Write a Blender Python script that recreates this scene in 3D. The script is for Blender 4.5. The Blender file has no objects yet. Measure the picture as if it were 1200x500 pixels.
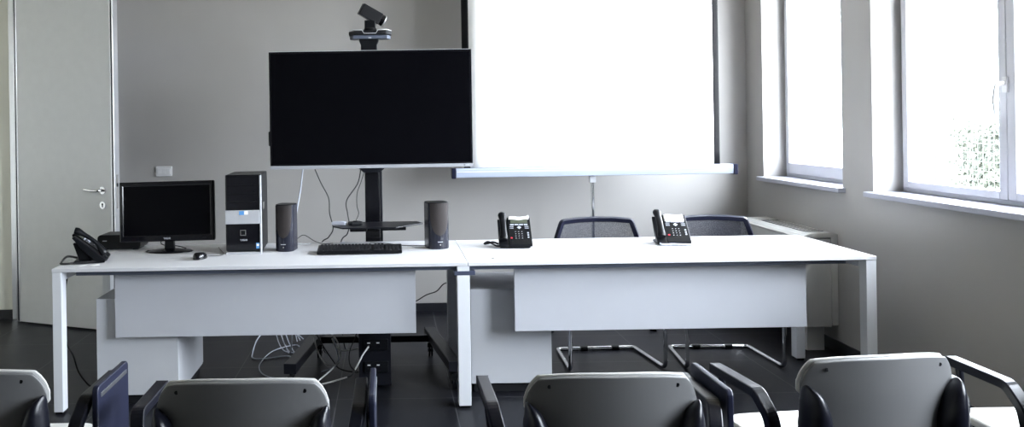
import bpy, bmesh, math, random
from mathutils import Vector, Matrix
random.seed(7)
SC = bpy.context.scene
COL = SC.collection
PI = math.pi

# ------------------------------------------------------------------ materials
def mat(name, color, rough=0.5, metal=0.0, var=0.06, scale=6.0, bump=0.0, bscale=200.0, coat=0.0, spec=0.5, sheen=0.0):
    m = bpy.data.materials.new(name); m.use_nodes = True
    nt = m.node_tree; b = nt.nodes['Principled BSDF']
    tc = nt.nodes.new('ShaderNodeTexCoord')
    n = nt.nodes.new('ShaderNodeTexNoise'); n.inputs['Scale'].default_value = scale; n.inputs['Detail'].default_value = 4
    nt.links.new(tc.outputs['Object'], n.inputs['Vector'])
    r = nt.nodes.new('ShaderNodeValToRGB')
    r.color_ramp.elements[0].position = 0.3; r.color_ramp.elements[1].position = 0.7
    r.color_ramp.elements[0].color = tuple(c*(1-var) for c in color)+(1,)
    r.color_ramp.elements[1].color = tuple(min(1, c*(1+var)) for c in color)+(1,)
    nt.links.new(n.outputs['Fac'], r.inputs['Fac']); nt.links.new(r.outputs['Color'], b.inputs['Base Color'])
    b.inputs['Roughness'].default_value = rough; b.inputs['Metallic'].default_value = metal
    b.inputs['Specular IOR Level'].default_value = spec
    b.inputs['Coat Weight'].default_value = coat; b.inputs['Coat Roughness'].default_value = 0.08
    if bump > 0:
        n2 = nt.nodes.new('ShaderNodeTexNoise'); n2.inputs['Scale'].default_value = bscale; n2.inputs['Detail'].default_value = 3
        nt.links.new(tc.outputs['Object'], n2.inputs['Vector'])
        bp = nt.nodes.new('ShaderNodeBump'); bp.inputs['Strength'].default_value = bump; bp.inputs['Distance'].default_value = 0.002
        nt.links.new(n2.outputs['Fac'], bp.inputs['Height']); nt.links.new(bp.outputs['Normal'], b.inputs['Normal'])
    return m

M = {}
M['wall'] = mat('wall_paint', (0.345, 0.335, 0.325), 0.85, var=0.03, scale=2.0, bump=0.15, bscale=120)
M['wall_cream'] = mat('lit_cream_wall', (0.84, 0.83, 0.75), 0.85, var=0.03, scale=2.0, bump=0.15, bscale=120)  # cream raised paler to stand in for light from the left
M['ceiling'] = mat('ceiling_paint', (0.50, 0.47, 0.41), 0.9, var=0.02, bump=0.1)
M['skirt'] = mat('dark_skirting_tile', (0.013, 0.014, 0.018), 0.35, var=0.15)
M['laminate'] = mat('white_desk_laminate', (0.68, 0.685, 0.715), 0.38, var=0.01, bump=0.05, bscale=500)
M['lam_edge'] = mat('desk_edge_band', (0.72, 0.73, 0.76), 0.4, var=0.01)
M['white_metal'] = mat('white_powder_coat', (0.72, 0.74, 0.78), 0.35, var=0.01)
M['panel'] = mat('modesty_panel_paint', (0.50, 0.515, 0.56), 0.5, var=0.015)
M['cabinet'] = mat('cabinet_paint', (0.54, 0.555, 0.59), 0.45, var=0.015)
M['rail'] = mat('slate_rail', (0.085, 0.10, 0.14), 0.45, var=0.1)
M['bracket'] = mat('blue_grey_bracket', (0.05, 0.06, 0.10), 0.45, var=0.1)
M['black_gloss'] = mat('gloss_black_plastic', (0.005, 0.005, 0.007), 0.12, var=0.05, spec=0.4)
M['screen'] = mat('display_panel', (0.002, 0.002, 0.003), 0.22, var=0.02, spec=0.08)
M['black'] = mat('satin_black_plastic', (0.004, 0.0045, 0.006), 0.38, var=0.1, spec=0.22)
M['black_matte'] = mat('matte_black_plastic', (0.007, 0.0075, 0.010), 0.6, var=0.1, spec=0.3)
M['black_metal'] = mat('black_powder_coat', (0.006, 0.0065, 0.010), 0.36, var=0.1, bump=0.1, bscale=400, spec=0.3)
M['silver'] = mat('silver_plastic', (0.50, 0.51, 0.54), 0.35, metal=0.3, var=0.02)
M['tv_trim'] = mat('dull_silver_trim', (0.30, 0.31, 0.335), 0.45, var=0.02)
M['alu'] = mat('brushed_aluminium', (0.72, 0.73, 0.76), 0.28, metal=1.0, var=0.03)
M['alu_satin'] = mat('satin_aluminium_tube', (0.36, 0.40, 0.50), 0.6, metal=0.0, var=0.02)
M['chrome'] = mat('chrome', (0.80, 0.81, 0.84), 0.08, metal=1.0, var=0.01)
M['navy'] = mat('navy_end_cap', (0.006, 0.007, 0.022), 0.3, var=0.1, spec=0.3)
M['door'] = mat('door_laminate', (0.70, 0.71, 0.725), 0.5, var=0.02, scale=14)
M['shell'] = mat('grey_chair_plastic', (0.105, 0.106, 0.108), 0.5, var=0.02, bump=0.25, bscale=900)
M['rim'] = mat('lit_rim_shell', (0.42, 0.42, 0.41), 0.5, var=0.02)  # pale tone puts the window light on the chair rims into the colour
M['seat'] = mat('pale_seat_plastic', (0.72, 0.72, 0.70), 0.4, var=0.02)
M['chair_black'] = mat('chair_black_plastic', (0.005, 0.0055, 0.010), 0.30, var=0.1, bump=0.1, bscale=900, spec=0.3)
M['tablet'] = mat('tablet_laminate', (0.012, 0.014, 0.030), 0.35, var=0.1, spec=0.3)
M['navy_frame'] = mat('dark_navy_chair_frame', (0.008, 0.009, 0.022), 0.4, var=0.1, spec=0.3)
M['navy_fabric'] = mat('dark_navy_seat_fabric', (0.012, 0.014, 0.026), 0.9, var=0.15, bump=0.5, bscale=600)
M['pvc'] = mat('white_window_frame', (0.52, 0.525, 0.57), 0.35, var=0.01)
M['marble'] = mat('pale_stone_sill', (0.36, 0.37, 0.43), 0.4, var=0.05, scale=9)
M['fcu'] = mat('cream_enamel', (0.50, 0.50, 0.49), 0.4, var=0.015)
M['fcu_dark'] = mat('grille_shadow_plastic', (0.03, 0.03, 0.034), 0.6, var=0.05)
M['screen_fabric'] = mat('projection_fabric', (0.93, 0.93, 0.94), 0.8, var=0.005)
M['border'] = mat('black_screen_border', (0.006, 0.006, 0.007), 0.7, var=0.05, spec=0.15)
M['brown_cloth'] = mat('brown_speaker_cloth', (0.018, 0.013, 0.012), 0.8, var=0.15, bump=0.4, bscale=900)
M['speaker_body'] = mat('speaker_plastic', (0.012, 0.013, 0.022), 0.25, var=0.05, spec=0.35)
M['cable_black'] = mat('black_cable', (0.012, 0.012, 0.014), 0.5)
M['cable_grey'] = mat('pale_grey_cable', (0.42, 0.45, 0.52), 0.5)
M['cable_white'] = mat('white_cable', (0.62, 0.62, 0.62), 0.5)
M['white_plastic'] = mat('white_plastic', (0.62, 0.62, 0.64), 0.4)
M['paper'] = mat('white_paper', (0.85, 0.85, 0.85), 0.8, var=0.01)
M['lcd'] = mat('green_grey_lcd', (0.075, 0.085, 0.06), 0.3)
M['key_grey'] = mat('light_grey_keys', (0.42, 0.44, 0.50), 0.5)
M['red_key'] = mat('red_key', (0.55, 0.03, 0.05), 0.4)
M['label_blue'] = mat('blue_sticker', (0.10, 0.30, 0.62), 0.4)
M['print'] = mat('pale_print', (0.55, 0.56, 0.60), 0.5)
M['steel_lock'] = mat('lock_plate_steel', (0.35, 0.34, 0.33), 0.4, metal=0.8)
M['ground'] = mat('outdoor_paving', (0.40, 0.37, 0.31), 0.9, var=0.1)
M['render'] = mat('cream_exterior_render', (0.75, 0.66, 0.45), 0.9, var=0.05)
M['leaf'] = mat('hedge_leaf', (0.080, 0.090, 0.074), 0.8, var=0.2, scale=3)
M['wire'] = mat('green_grey_wire', (0.07, 0.08, 0.07), 0.6, metal=0.0)
M['remote_pale'] = mat('pale_remote', (0.45, 0.47, 0.55), 0.5)

def floor_mat():
    m = bpy.data.materials.new('slate_floor_tiles'); m.use_nodes = True
    nt = m.node_tree; b = nt.nodes['Principled BSDF']; N = nt.nodes.new; Lk = nt.links.new
    tc = N('ShaderNodeTexCoord'); mp = N('ShaderNodeMapping'); mp.inputs['Location'].default_value = (-0.32+0.613*20, -4.414+0.613*20, 0)
    Lk(tc.outputs['Object'], mp.inputs['Vector'])
    br = N('ShaderNodeTexBrick'); br.offset = 0; br.squash = 1
    br.inputs['Scale'].default_value = 1; br.inputs['Brick Width'].default_value = 0.613; br.inputs['Row Height'].default_value = 0.613
    br.inputs['Mortar Size'].default_value = 0.0022; br.inputs['Mortar Smooth'].default_value = 0.1; br.inputs['Bias'].default_value = -0.3
    br.inputs['Color1'].default_value = (0.008, 0.0085, 0.0115, 1); br.inputs['Color2'].default_value = (0.011, 0.0115, 0.015, 1)
    br.inputs['Mortar'].default_value = (0.085, 0.085, 0.09, 1)
    Lk(mp.outputs['Vector'], br.inputs['Vector'])
    n = N('ShaderNodeTexNoise'); n.inputs['Scale'].default_value = 5; n.inputs['Detail'].default_value = 8; n.inputs['Distortion'].default_value = 0.8
    Lk(tc.outputs['Object'], n.inputs['Vector'])
    mx = N('ShaderNodeMix'); mx.data_type = 'RGBA'; mx.blend_type = 'MULTIPLY'; mx.inputs['Factor'].default_value = 0.7
    rp = N('ShaderNodeValToRGB'); rp.color_ramp.elements[0].position = 0.3; rp.color_ramp.elements[1].position = 0.72
    rp.color_ramp.elements[0].color = (0.6, 0.6, 0.62, 1); rp.color_ramp.elements[1].color = (1.25, 1.25, 1.3, 1)
    Lk(n.outputs['Fac'], rp.inputs['Fac']); Lk(br.outputs['Color'], mx.inputs[6]); Lk(rp.outputs['Color'], mx.inputs[7])
    Lk(mx.outputs[2], b.inputs['Base Color'])
    r2 = N('ShaderNodeMapRange'); r2.inputs['To Min'].default_value = 0.34; r2.inputs['To Max'].default_value = 0.42
    Lk(n.outputs['Fac'], r2.inputs['Value']); Lk(r2.outputs['Result'], b.inputs['Roughness'])
    b.inputs['Specular IOR Level'].default_value = 0.2
    bp = N('ShaderNodeBump'); bp.inputs['Strength'].default_value = 0.06; bp.inputs['Distance'].default_value = 0.002
    Lk(n.outputs['Fac'], bp.inputs['Height']); Lk(bp.outputs['Normal'], b.inputs['Normal'])
    return m
M['floor'] = floor_mat()

def glass_mat():
    m = bpy.data.materials.new('window_glass'); m.use_nodes = True
    nt = m.node_tree; nt.nodes.remove(nt.nodes['Principled BSDF']); out = nt.nodes['Material Output']
    t = nt.nodes.new('ShaderNodeBsdfTransparent'); t.inputs['Color'].default_value = (0.96, 0.98, 0.98, 1)
    g = nt.nodes.new('ShaderNodeBsdfGlossy'); g.inputs['Roughness'].default_value = 0.02
    lw = nt.nodes.new('ShaderNodeLayerWeight'); lw.inputs['Blend'].default_value = 0.5
    f = nt.nodes.new('ShaderNodeMath'); f.operation = 'POWER'; f.inputs[1].default_value = 5.0
    nt.links.new(lw.outputs['Facing'], f.inputs[0])
    mx = nt.nodes.new('ShaderNodeMixShader')
    nt.links.new(f.outputs[0], mx.inputs[0]); nt.links.new(t.outputs[0], mx.inputs[1]); nt.links.new(g.outputs[0], mx.inputs[2])
    nt.links.new(mx.outputs[0], out.inputs['Surface'])
    return m
M['glass'] = glass_mat()

def mesh_fabric(name, color, open_frac):
    m = bpy.data.materials.new(name); m.use_nodes = True
    nt = m.node_tree; b = nt.nodes['Principled BSDF']; out = nt.nodes['Material Output']
    b.inputs['Base Color'].default_value = color+(1,); b.inputs['Roughness'].default_value = 0.7
    tc = nt.nodes.new('ShaderNodeTexCoord')
    w = nt.nodes.new('ShaderNodeTexVoronoi'); w.inputs['Scale'].default_value = 230
    nt.links.new(tc.outputs['Object'], w.inputs['Vector'])
    mr = nt.nodes.new('ShaderNodeMapRange'); mr.inputs['From Min'].default_value = 0.2; mr.inputs['From Max'].default_value = 0.5
    mr.inputs['To Min'].default_value = 1-open_frac-0.15; mr.inputs['To Max'].default_value = 1-open_frac+0.15
    nt.links.new(w.outputs['Distance'], mr.inputs['Value'])
    t = nt.nodes.new('ShaderNodeBsdfTransparent'); mx = nt.nodes.new('ShaderNodeMixShader')
    nt.links.new(mr.outputs['Result'], mx.inputs[0]); nt.links.new(t.outputs[0], mx.inputs[1]); nt.links.new(b.outputs[0], mx.inputs[2])
    nt.links.new(mx.outputs[0], out.inputs['Surface'])
    return m
M['mesh'] = mesh_fabric('open_weave_mesh', (0.025, 0.028, 0.045), 0.4)

# ------------------------------------------------------------------ geometry helpers
class MB:
    """collects shapes, build() links them as one mesh object"""
    def __init__(s): s.v = []; s.f = []; s.sm = []
    def add(s, vs, fs, smooth=False):
        o = len(s.v); s.v += [tuple(v) for v in vs]; s.f += [tuple(i+o for i in f) for f in fs]; s.sm += [smooth]*len(fs); return s
    def box(s, x0, x1, y0, y1, z0, z1, mtx=None):
        vs = [Vector((x, y, z)) for x in (x0, x1) for y in (y0, y1) for z in (z0, z1)]
        if mtx: vs = [mtx @ v for v in vs]
        return s.add(vs, [(0,1,3,2), (4,6,7,5), (0,4,5,1), (2,3,7,6), (0,2,6,4), (1,5,7,3)])
    def prism(s, pts, a, b, axis='x', smooth=False):
        """extrude 2D outline; axis x: pts=(y,z); y: (x,z); z: (x,y)"""
        def P(p, t): return {'x': (t, p[0], p[1]), 'y': (p[0], t, p[1]), 'z': (p[0], p[1], t)}[axis]
        n = len(pts); vs = [P(p, a) for p in pts]+[P(p, b) for p in pts]
        s.add(vs, [tuple(range(n)), tuple(range(2*n-1, n-1, -1))])
        o = len(s.v)-2*n
        s.f += [(o+i, o+(i+1) % n, o+n+(i+1) % n, o+n+i) for i in range(n)]; s.sm += [smooth]*n
        return s
    def tube(s, pts, r, seg=8, closed=False, rect=None, smooth=True, sub=0):
        pts = [Vector(p) for p in pts]
        rad = list(r) if isinstance(r, (list, tuple)) else [r]*len(pts)
        if sub: pts, rad = crom(pts, rad, sub, closed)
        n = len(pts); rings = []; up = None
        for i in range(n):
            a = pts[i-1] if (i > 0 or closed) else pts[i]; b = pts[(i+1) % n] if (i < n-1 or closed) else pts[i]
            t = (b-a).normalized()
            if up is None:
                up = Vector((1, 0, 0)) if abs(t.x) < 0.8 else Vector((0, 0, 1))
            up = (up-t*up.dot(t)).normalized(); side = t.cross(up)
            ring = []
            if rect:
                w, h = rect
                for cx, cy in ((-w, -h), (w, -h), (w, h), (-w, h)): ring.append(pts[i]+up*cx+side*cy)
            else:
                rr = rad[i]
                rx, ry = rr if isinstance(rr, (tuple, list)) else (rr, rr)
                for k in range(seg):
                    an = 2*PI*k/seg; ring.append(pts[i]+up*math.cos(an)*rx+side*math.sin(an)*ry)
            rings.append(ring)
        k = len(rings[0]); vs = [v for ring in rings for v in ring]; fs = []
        for i in range(n if closed else n-1):
            j = (i+1) % n
            for q in range(k): fs.append((i*k+q, i*k+(q+1) % k, j*k+(q+1) % k, j*k+q))
        s.add(vs, fs, smooth and not rect)
        if not closed:
            s.add(rings[0], [tuple(range(k))[::-1]]); s.add(rings[-1], [tuple(range(k))])
        return s
    def cyl(s, c, r, h, axis='z', seg=20, r2=None, smooth=True):
        c = Vector(c); d = {'x': Vector((1,0,0)), 'y': Vector((0,1,0)), 'z': Vector((0,0,1))}[axis]
        return s.tube([c, c+d*h], [r, r if r2 is None else r2], seg=seg, smooth=smooth)
    def grid(s, fn, nu, nv, smooth=True):
        vs = [fn(i/nu, j/nv) for j in range(nv+1) for i in range(nu+1)]
        fs = [(j*(nu+1)+i, j*(nu+1)+i+1, (j+1)*(nu+1)+i+1, (j+1)*(nu+1)+i) for j in range(nv) for i in range(nu)]
        return s.add(vs, fs, smooth)
    def lathe(s, prof, c=(0,0,0), seg=24, sx=1, sy=1):
        n = len(prof); vs = []
        for r, z in prof:
            for k in range(seg):
                a = 2*PI*k/seg; vs.append((c[0]+r*sx*math.cos(a), c[1]+r*sy*math.sin(a), c[2]+z))
        fs = [(i*seg+k, i*seg+(k+1) % seg, (i+1)*seg+(k+1) % seg, (i+1)*seg+k) for i in range(n-1) for k in range(seg)]
        s.add(vs, fs, True); s.f.append(tuple(len(s.v)-n*seg+k for k in range(seg))[::-1]); s.sm.append(False)
        s.f.append(tuple(len(s.v)-seg+k for k in range(seg))); s.sm.append(False); return s
    def build(s, name, m, parent=None, bevel=0, bseg=2, solid=0, loc=None, rot=None, label=None, subd=0):
        me = bpy.data.meshes.new(name); me.from_pydata(s.v, [], s.f)
        me.polygons.foreach_set('use_smooth', s.sm); me.update()
        bm = bmesh.new(); bm.from_mesh(me); bmesh.ops.recalc_face_normals(bm, faces=bm.faces); bm.to_mesh(me); bm.free()
        me.materials.append(m if not isinstance(m, str) else M[m])
        o = bpy.data.objects.new(name, me); COL.objects.link(o)
        if parent: o.parent = parent
        if loc: o.location = loc
        if rot: o.rotation_euler = rot
        if solid:
            md = o.modifiers.new('thickness', 'SOLIDIFY'); md.thickness = solid; md.offset = 0
        if bevel:
            md = o.modifiers.new('rounding', 'BEVEL'); md.width = bevel; md.segments = bseg; md.limit_method = 'ANGLE'; md.angle_limit = math.radians(40)
        if subd:
            md = o.modifiers.new('smooth', 'SUBSURF'); md.levels = subd; md.render_levels = subd
        if label: o['label'] = label
        return o

def crom(p, rad, sub, closed):
    out = []; ro = []; n = len(p)
    def g(i): return p[i % n] if closed else p[max(0, min(n-1, i))]
    def gr(i): return rad[i % n] if closed else rad[max(0, min(n-1, i))]
    for i in range(n if closed else n-1):
        a, b, c, d = g(i-1), g(i), g(i+1), g(i+2)
        for k in range(sub):
            t = k/sub
            out.append(0.5*((2*b)+(c-a)*t+(2*a-5*b+4*c-d)*t*t+(3*b-a-3*c+d)*t**3))
            x, y = gr(i), gr(i+1)
            ro.append(tuple(x[q]*(1-t)+y[q]*t for q in (0, 1)) if isinstance(x, tuple) else x*(1-t)+y*t)
    if not closed: out.append(p[-1]); ro.append(rad[-1])
    return out, ro

def fillet(pts, r, seg=5):
    """round the corners of a polyline"""
    pts = [Vector(p) for p in pts]; out = [pts[0]]
    for i in range(1, len(pts)-1):
        a, b, c = pts[i-1], pts[i], pts[i+1]
        d1 = (a-b); d2 = (c-b); q = min(r, d1.length*0.49, d2.length*0.49)
        p1 = b+d1.normalized()*q; p2 = b+d2.normalized()*q
        for k in range(seg+1):
            t = k/seg; out.append((1-t)**2*p1+2*t*(1-t)*b+t*t*p2)
    out.append(pts[-1]); return out

def rrect(x0, x1, y0, y1, r, seg=5):
    out = []
    for cx, cy, a0 in ((x1-r, y1-r, 0), (x0+r, y1-r, 90), (x0+r, y0+r, 180), (x1-r, y0+r, 270)):
        for k in range(seg+1):
            a = math.radians(a0+90*k/seg); out.append((cx+r*math.cos(a), cy+r*math.sin(a)))
    return out

def tag(o, label, cat, group=None, kind=None):
    if label: o['label'] = label
    if cat: o['category'] = cat
    if group: o['group'] = group
    if kind: o['kind'] = kind
    return o
def thing(name, loc, rz, label, cat, group=None):
    o = bpy.data.objects.new(name, None); o.empty_display_size = 0.1; COL.objects.link(o)
    o.location = loc; o.rotation_euler = (0, 0, rz); return tag(o, label, cat, group)
def struct(o, label=None):
    o['kind'] = 'structure'
    if label: o['label'] = label
    return o
def copy_tree(o, parent=None, skip=()):
    c = o.copy(); COL.objects.link(c); c.parent = parent
    for ch in [x for x in bpy.data.objects if x.parent == o and x.name.split('.')[0] not in skip]: copy_tree(ch, c, skip)
    return c
def text_mesh(name, body, size, m, parent, loc, rot, depth=0.0006):
    cu = bpy.data.curves.new(name, 'FONT'); cu.body = body; cu.size = size; cu.extrude = depth; cu.align_x = 'CENTER'; cu.align_y = 'CENTER'
    t = bpy.data.objects.new(name+'_curve', cu); COL.objects.link(t)
    me = bpy.data.meshes.new_from_object(t.evaluated_get(bpy.context.evaluated_depsgraph_get()))
    bpy.data.objects.remove(t); me.materials.clear(); me.materials.append(M[m])
    o = bpy.data.objects.new(name, me); COL.objects.link(o); o.parent = parent; o.location = loc; o.rotation_euler = rot
    return o

# ------------------------------------------------------------------ room shell
WX = 2.755; BY = 6.43; LX = -4.2; FY = -3.2; CH = 3.1
def floor_plane():
    return struct(MB().box(LX-.12, WX+.345, FY-.12, 8.0, -0.12, 0).build('floor', 'floor'), 'dark slate tiled floor with thin pale joints')
floor_plane()
struct(MB().box(LX-.12, WX+.345, FY-.12, 8.0, CH, CH+.15).build('ceiling', 'ceiling'), 'plain pale ceiling')
DX0, DX1, DH = -2.865, -2.085, 2.66
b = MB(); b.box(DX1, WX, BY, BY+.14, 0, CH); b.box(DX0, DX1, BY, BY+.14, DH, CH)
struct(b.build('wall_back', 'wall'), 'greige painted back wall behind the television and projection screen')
struct(MB().box(LX, DX0, BY, BY+.14, 0, CH).build('wall_back_left', 'wall_cream'), 'cream wall left of the open door, light from the left put into its colour')
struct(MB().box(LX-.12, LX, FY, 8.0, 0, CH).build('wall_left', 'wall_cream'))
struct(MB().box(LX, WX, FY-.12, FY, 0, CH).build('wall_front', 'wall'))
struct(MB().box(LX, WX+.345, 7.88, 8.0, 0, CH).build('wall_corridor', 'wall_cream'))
# right wall with window openings
WIN = [(5.08, 6.15), (3.10, 4.76), (0.95, 2.55)]  # last opening is out of view, added for fill light
WZ0, WZ1 = 1.02, 2.78
b = MB(); ys = sorted([FY-.12]+[v for w in WIN for v in w]+[7.88])
b.box(WX, WX+.345, FY-.12, 7.88, 0, WZ0-.03)
b.box(WX, WX+.345, FY-.12, 7.88, WZ1, CH)
for i in range(0, len(ys), 2): b.box(WX, WX+.345, ys[i], ys[i+1], WZ0-.03, WZ1)
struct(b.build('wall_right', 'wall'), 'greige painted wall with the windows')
for nm, q in (('baseboard_back', (DX1+.01, WX, BY-.012, BY, 0, .07)), ('baseboard_back_left', (LX, DX0-.01, BY-.012, BY, 0, .07)),
              ('baseboard_right', (WX-.012, WX, FY, BY-.012, 0, .07)), ('baseboard_left', (LX, LX+.012, FY, BY-.012, 0, .07)),
              ('baseboard_front', (LX+.012, WX-.012, FY, FY+.012, 0, .07))):
    struct(MB().box(*q).build(nm, 'skirt', bevel=.002), 'low black tile skirting')

# windows ------------------------------------------------------------
def window(n, y0, y1, sashes, zb, label):
    root = bpy.data.objects.new('window_%d' % n, None); COL.objects.link(root); root.location = (WX, (y0+y1)/2, WZ0); struct(root, label)
    c = (y0+y1)/2
    def Y(v): return v-c
    xf0, xf1 = .160, .225
    hb = zb-WZ0; fw = .07; H = WZ1-WZ0
    f = MB(); lo = .028
    f.box(xf0+.01, xf1, Y(y0), Y(y0)+lo, 0, H); f.box(xf0+.01, xf1, Y(y1)-lo, Y(y1), 0, H)
    f.box(xf0+.01, xf1, Y(y0)+lo, Y(y1)-lo, 0, .022); f.box(xf0+.01, xf1, Y(y0)+lo, Y(y1)-lo, H-lo, H)
    f.build('window_frame', 'pvc', root, bevel=.003)
    inner0, inner1 = Y(y0)+lo+.002, Y(y1)-lo-.002
    w = (inner1-inner0)/sashes
    for k in range(sashes):
        a = inner0+w*k+.001; d = inner0+w*(k+1)-.001; sw = fw-lo if sashes == 1 else .045
        la = sw+(.008 if k > 0 else 0); ld = sw+(.008 if k < sashes-1 else 0)
        s = MB(); s.box(xf0-.008, xf1-.012, a, a+la, .024, H-.03); s.box(xf0-.008, xf1-.012, d-ld, d, .024, H-.03)
        s.box(xf0-.008, xf1-.012, a+la, d-ld, .024, hb); s.box(xf0-.008, xf1-.012, a+la, d-ld, H-.085, H-.03)
        so = s.build('window_sash', 'pvc', root, bevel=.004)
        MB().box(xf0+.025, xf0+.030, a+la-.005, d-ld+.005, hb-.005, H-.08).build('glass_pane', 'glass', so)
    # handle
    hy = 0 if sashes == 2 else inner0+.02
    hz = 1.585-WZ0
    h = MB(); h.box(xf0-.018, xf0-.008, hy-.016, hy+.016, hz-.035, hz+.04)
    h.tube(fillet([(xf0-.012, hy, hz+.01), (xf0-.055, hy, hz+.01), (xf0-.058, hy+.012, hz-.06), (xf0-.05, hy+.012, hz-.14)], .02), .010, seg=10)
    h.build('window_handle', 'white_plastic', root, bevel=.002)
    s = MB(); s.box(-.045, .18, Y(y0)-.03, Y(y1)+.03, -.03, 0)
    s.build('window_sill', 'marble', root, bevel=.006, bseg=3)
window(1, 5.08, 6.15, 1, 1.122, 'tall single white window nearest the room corner')
window(2, 3.10, 4.76, 2, 1.083, 'wide white two-sash window with a lever handle on its middle post')

window(3, 0.95, 2.55, 2, 1.083, 'unseen two-sash white window added for fill light beside the rows of chairs')  # out of view, added to brighten the surfaces facing the camera

# door ---------------------------------------------------------------
root = bpy.data.objects.new('door_1', None); COL.objects.link(root); root.location = (-2.815, 6.295, 0)
root.rotation_euler = (0, 0, -math.atan2(.38, .88)); struct(root, 'tall grey-green door standing open into the room')
DW = .955; LH = 2.62
leaf = MB().box(0.03, DW-.034, 0, .042, .012, LH).build('door_leaf', 'door', root)
e = MB()
for a in (0, DW-.034):
    e.box(a, a+.010, -.004, .046, .010, LH); e.box(a+.024, a+.034, -.004, .046, .010, LH); e.box(a+.010, a+.024, .003, .039, .010, LH)
e.build('edge_profile', 'alu', root, bevel=.001, label='aluminium edge profile')
MB().box(.011, .023, -.0015, .0035, .014, LH-.005).build('seal', 'navy', root)
MB().box(DW-.023, DW-.011, -.0015, .0035, .014, LH-.005).build('seal', 'navy', root)
lk = MB(); lk.box(DW-.002, DW+.0015, .012, .032, .88, 1.12); lk.build('lock_plate', 'steel_lock', root)
MB().box(DW, DW+.003, .014, .030, 1.035, 1.06).build('latch', 'black', root)
h = MB(); hx, hz = .845, 1.008
h.cyl((hx, -.010, hz), .026, .012, 'y', 24)
h.tube(fillet([(hx, -.005, hz), (hx, -.052, hz), (hx-.06, -.055, hz), (hx-.128, -.05, hz+.006)], .02), .0095, seg=12)
h.build('door_handle', 'chrome', leaf, bevel=.001)
h = MB(); h.cyl((hx, -.010, hz-.105), .026, .012, 'y', 24); h.build('lock_escutcheon', 'chrome', leaf, bevel=.001)
h = MB(); h.cyl((hx, -.0115, hz-.098), .007, .004, 'y', 12); h.box(hx-.004, hx+.004, -.0115, -.008, hz-.118, hz-.098); h.build('keyhole', 'black', leaf)
f = MB()
for x0, x1 in ((DX0-.035, DX0+.012), (DX1-.04, DX1+.0)):
    f.box(x0, x1, BY-.028, BY+.15, 0, DH)
f.box(DX0-.03, DX1, BY-.028, BY+.15, DH-.04, DH+.02)
fr = struct(f.build('trim_1', 'alu', bevel=.004), 'aluminium frame around the doorway')

# light switch
t = thing('light_switch', (-1.728, BY, 1.113), 0, 'white rectangular switch plate on the back wall above the monitor', 'switch')
MB().prism(rrect(-.062, .062, -.038, .038, .008), -.010, 0, 'y').build('cover_plate', 'white_plastic', t, bevel=.002)
for k in (-1, 0, 1): MB().box(k*.034-.015, k*.034+.015, -.013, -.009, -.022, .022).build('rocker', 'white_plastic', t, bevel=.002)

# ------------------------------------------------------------------ desks
TY0, TY1 = 4.245, 5.06; TZ = .74
def desk(name, x0, x1, legs, rail_x, panel, label):
    cx = (x0+x1)/2
    t = thing('office_desk', (cx, TY0, 0), 0, label, 'desk')
    def X(v): return v-cx
    D = TY1-TY0
    MB().box(X(x0), X(x1), 0, D, TZ-.018, TZ).build('tabletop', 'laminate', t, bevel=.0015)
    for lx0, lx1 in legs:
        for (a, b_) in ((.003, .068), (D-.068, D-.003)):
            lg = MB().box(X(lx0), X(lx1), a, b_, .012, TZ-.019).build('leg', 'white_metal', t, bevel=.002)
            MB().box(X(lx0)+.006, X(lx1)-.006, a+.006, b_-.006, 0, .012).build('foot', 'black', lg)
        MB().box(X(lx0), X(lx1), .069, D-.069, TZ-.065, TZ-.019).build('side_beam', 'white_metal', t, bevel=.002)
    for yy in (.035, D-.065):
        MB().box(X(rail_x[0]), X(rail_x[1]), yy, yy+.03, TZ-.042, TZ-.0185).build('rail', 'rail', t, bevel=.001)
    p0, p1, pz = panel
    MB().box(X(p0), X(p1), .10, .118, pz, TZ-.03).build('modesty_panel', 'panel', t, bevel=.0015)
    return t
LT = desk('desk', -1.721, .3925, [(-1.721, -1.674)], (-1.61, .34), (-1.435, .128, .362), 'left white office desk with the computer, keyboard and monitor on it')
RT = desk('desk', .3945, 2.468, [(.338, .401), (2.416, 2.468)], (.34, 2.33), (.642, 2.158, .362), 'right white office desk with two desk phones and an empty top')
br = MB().box(.322, .43, TY0+.002, TY0+.062, TZ-.066, TZ-.043).build('joining_bracket', 'bracket', RT, bevel=.003, label='blue-grey joining bracket under the seam'); br.location = (-(.3945+2.468)/2, -TY0, 0)
# lower the front leg under the bracket: keep its top below it
for o in [c for c in bpy.data.objects if c.parent == RT and c.name.startswith('leg')]:
    pass
fl = MB(); fl.prism(rrect(-.045, .045, -.028, .028, .004), 0, .0016, 'z')
flo = fl.build('cable_flap', 'laminate', RT, bevel=.0005); flo.location = (.585-(.3945+2.468)/2, .115, TZ)
for sx in (-1, 1):
    MB().box(sx*.046-.005, sx*.046+.005, .0, .03, .0005, .0022).build('flap_hinge', 'steel_lock', flo, bevel=.0004, rot=(0, 0, sx*-.4))

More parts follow.
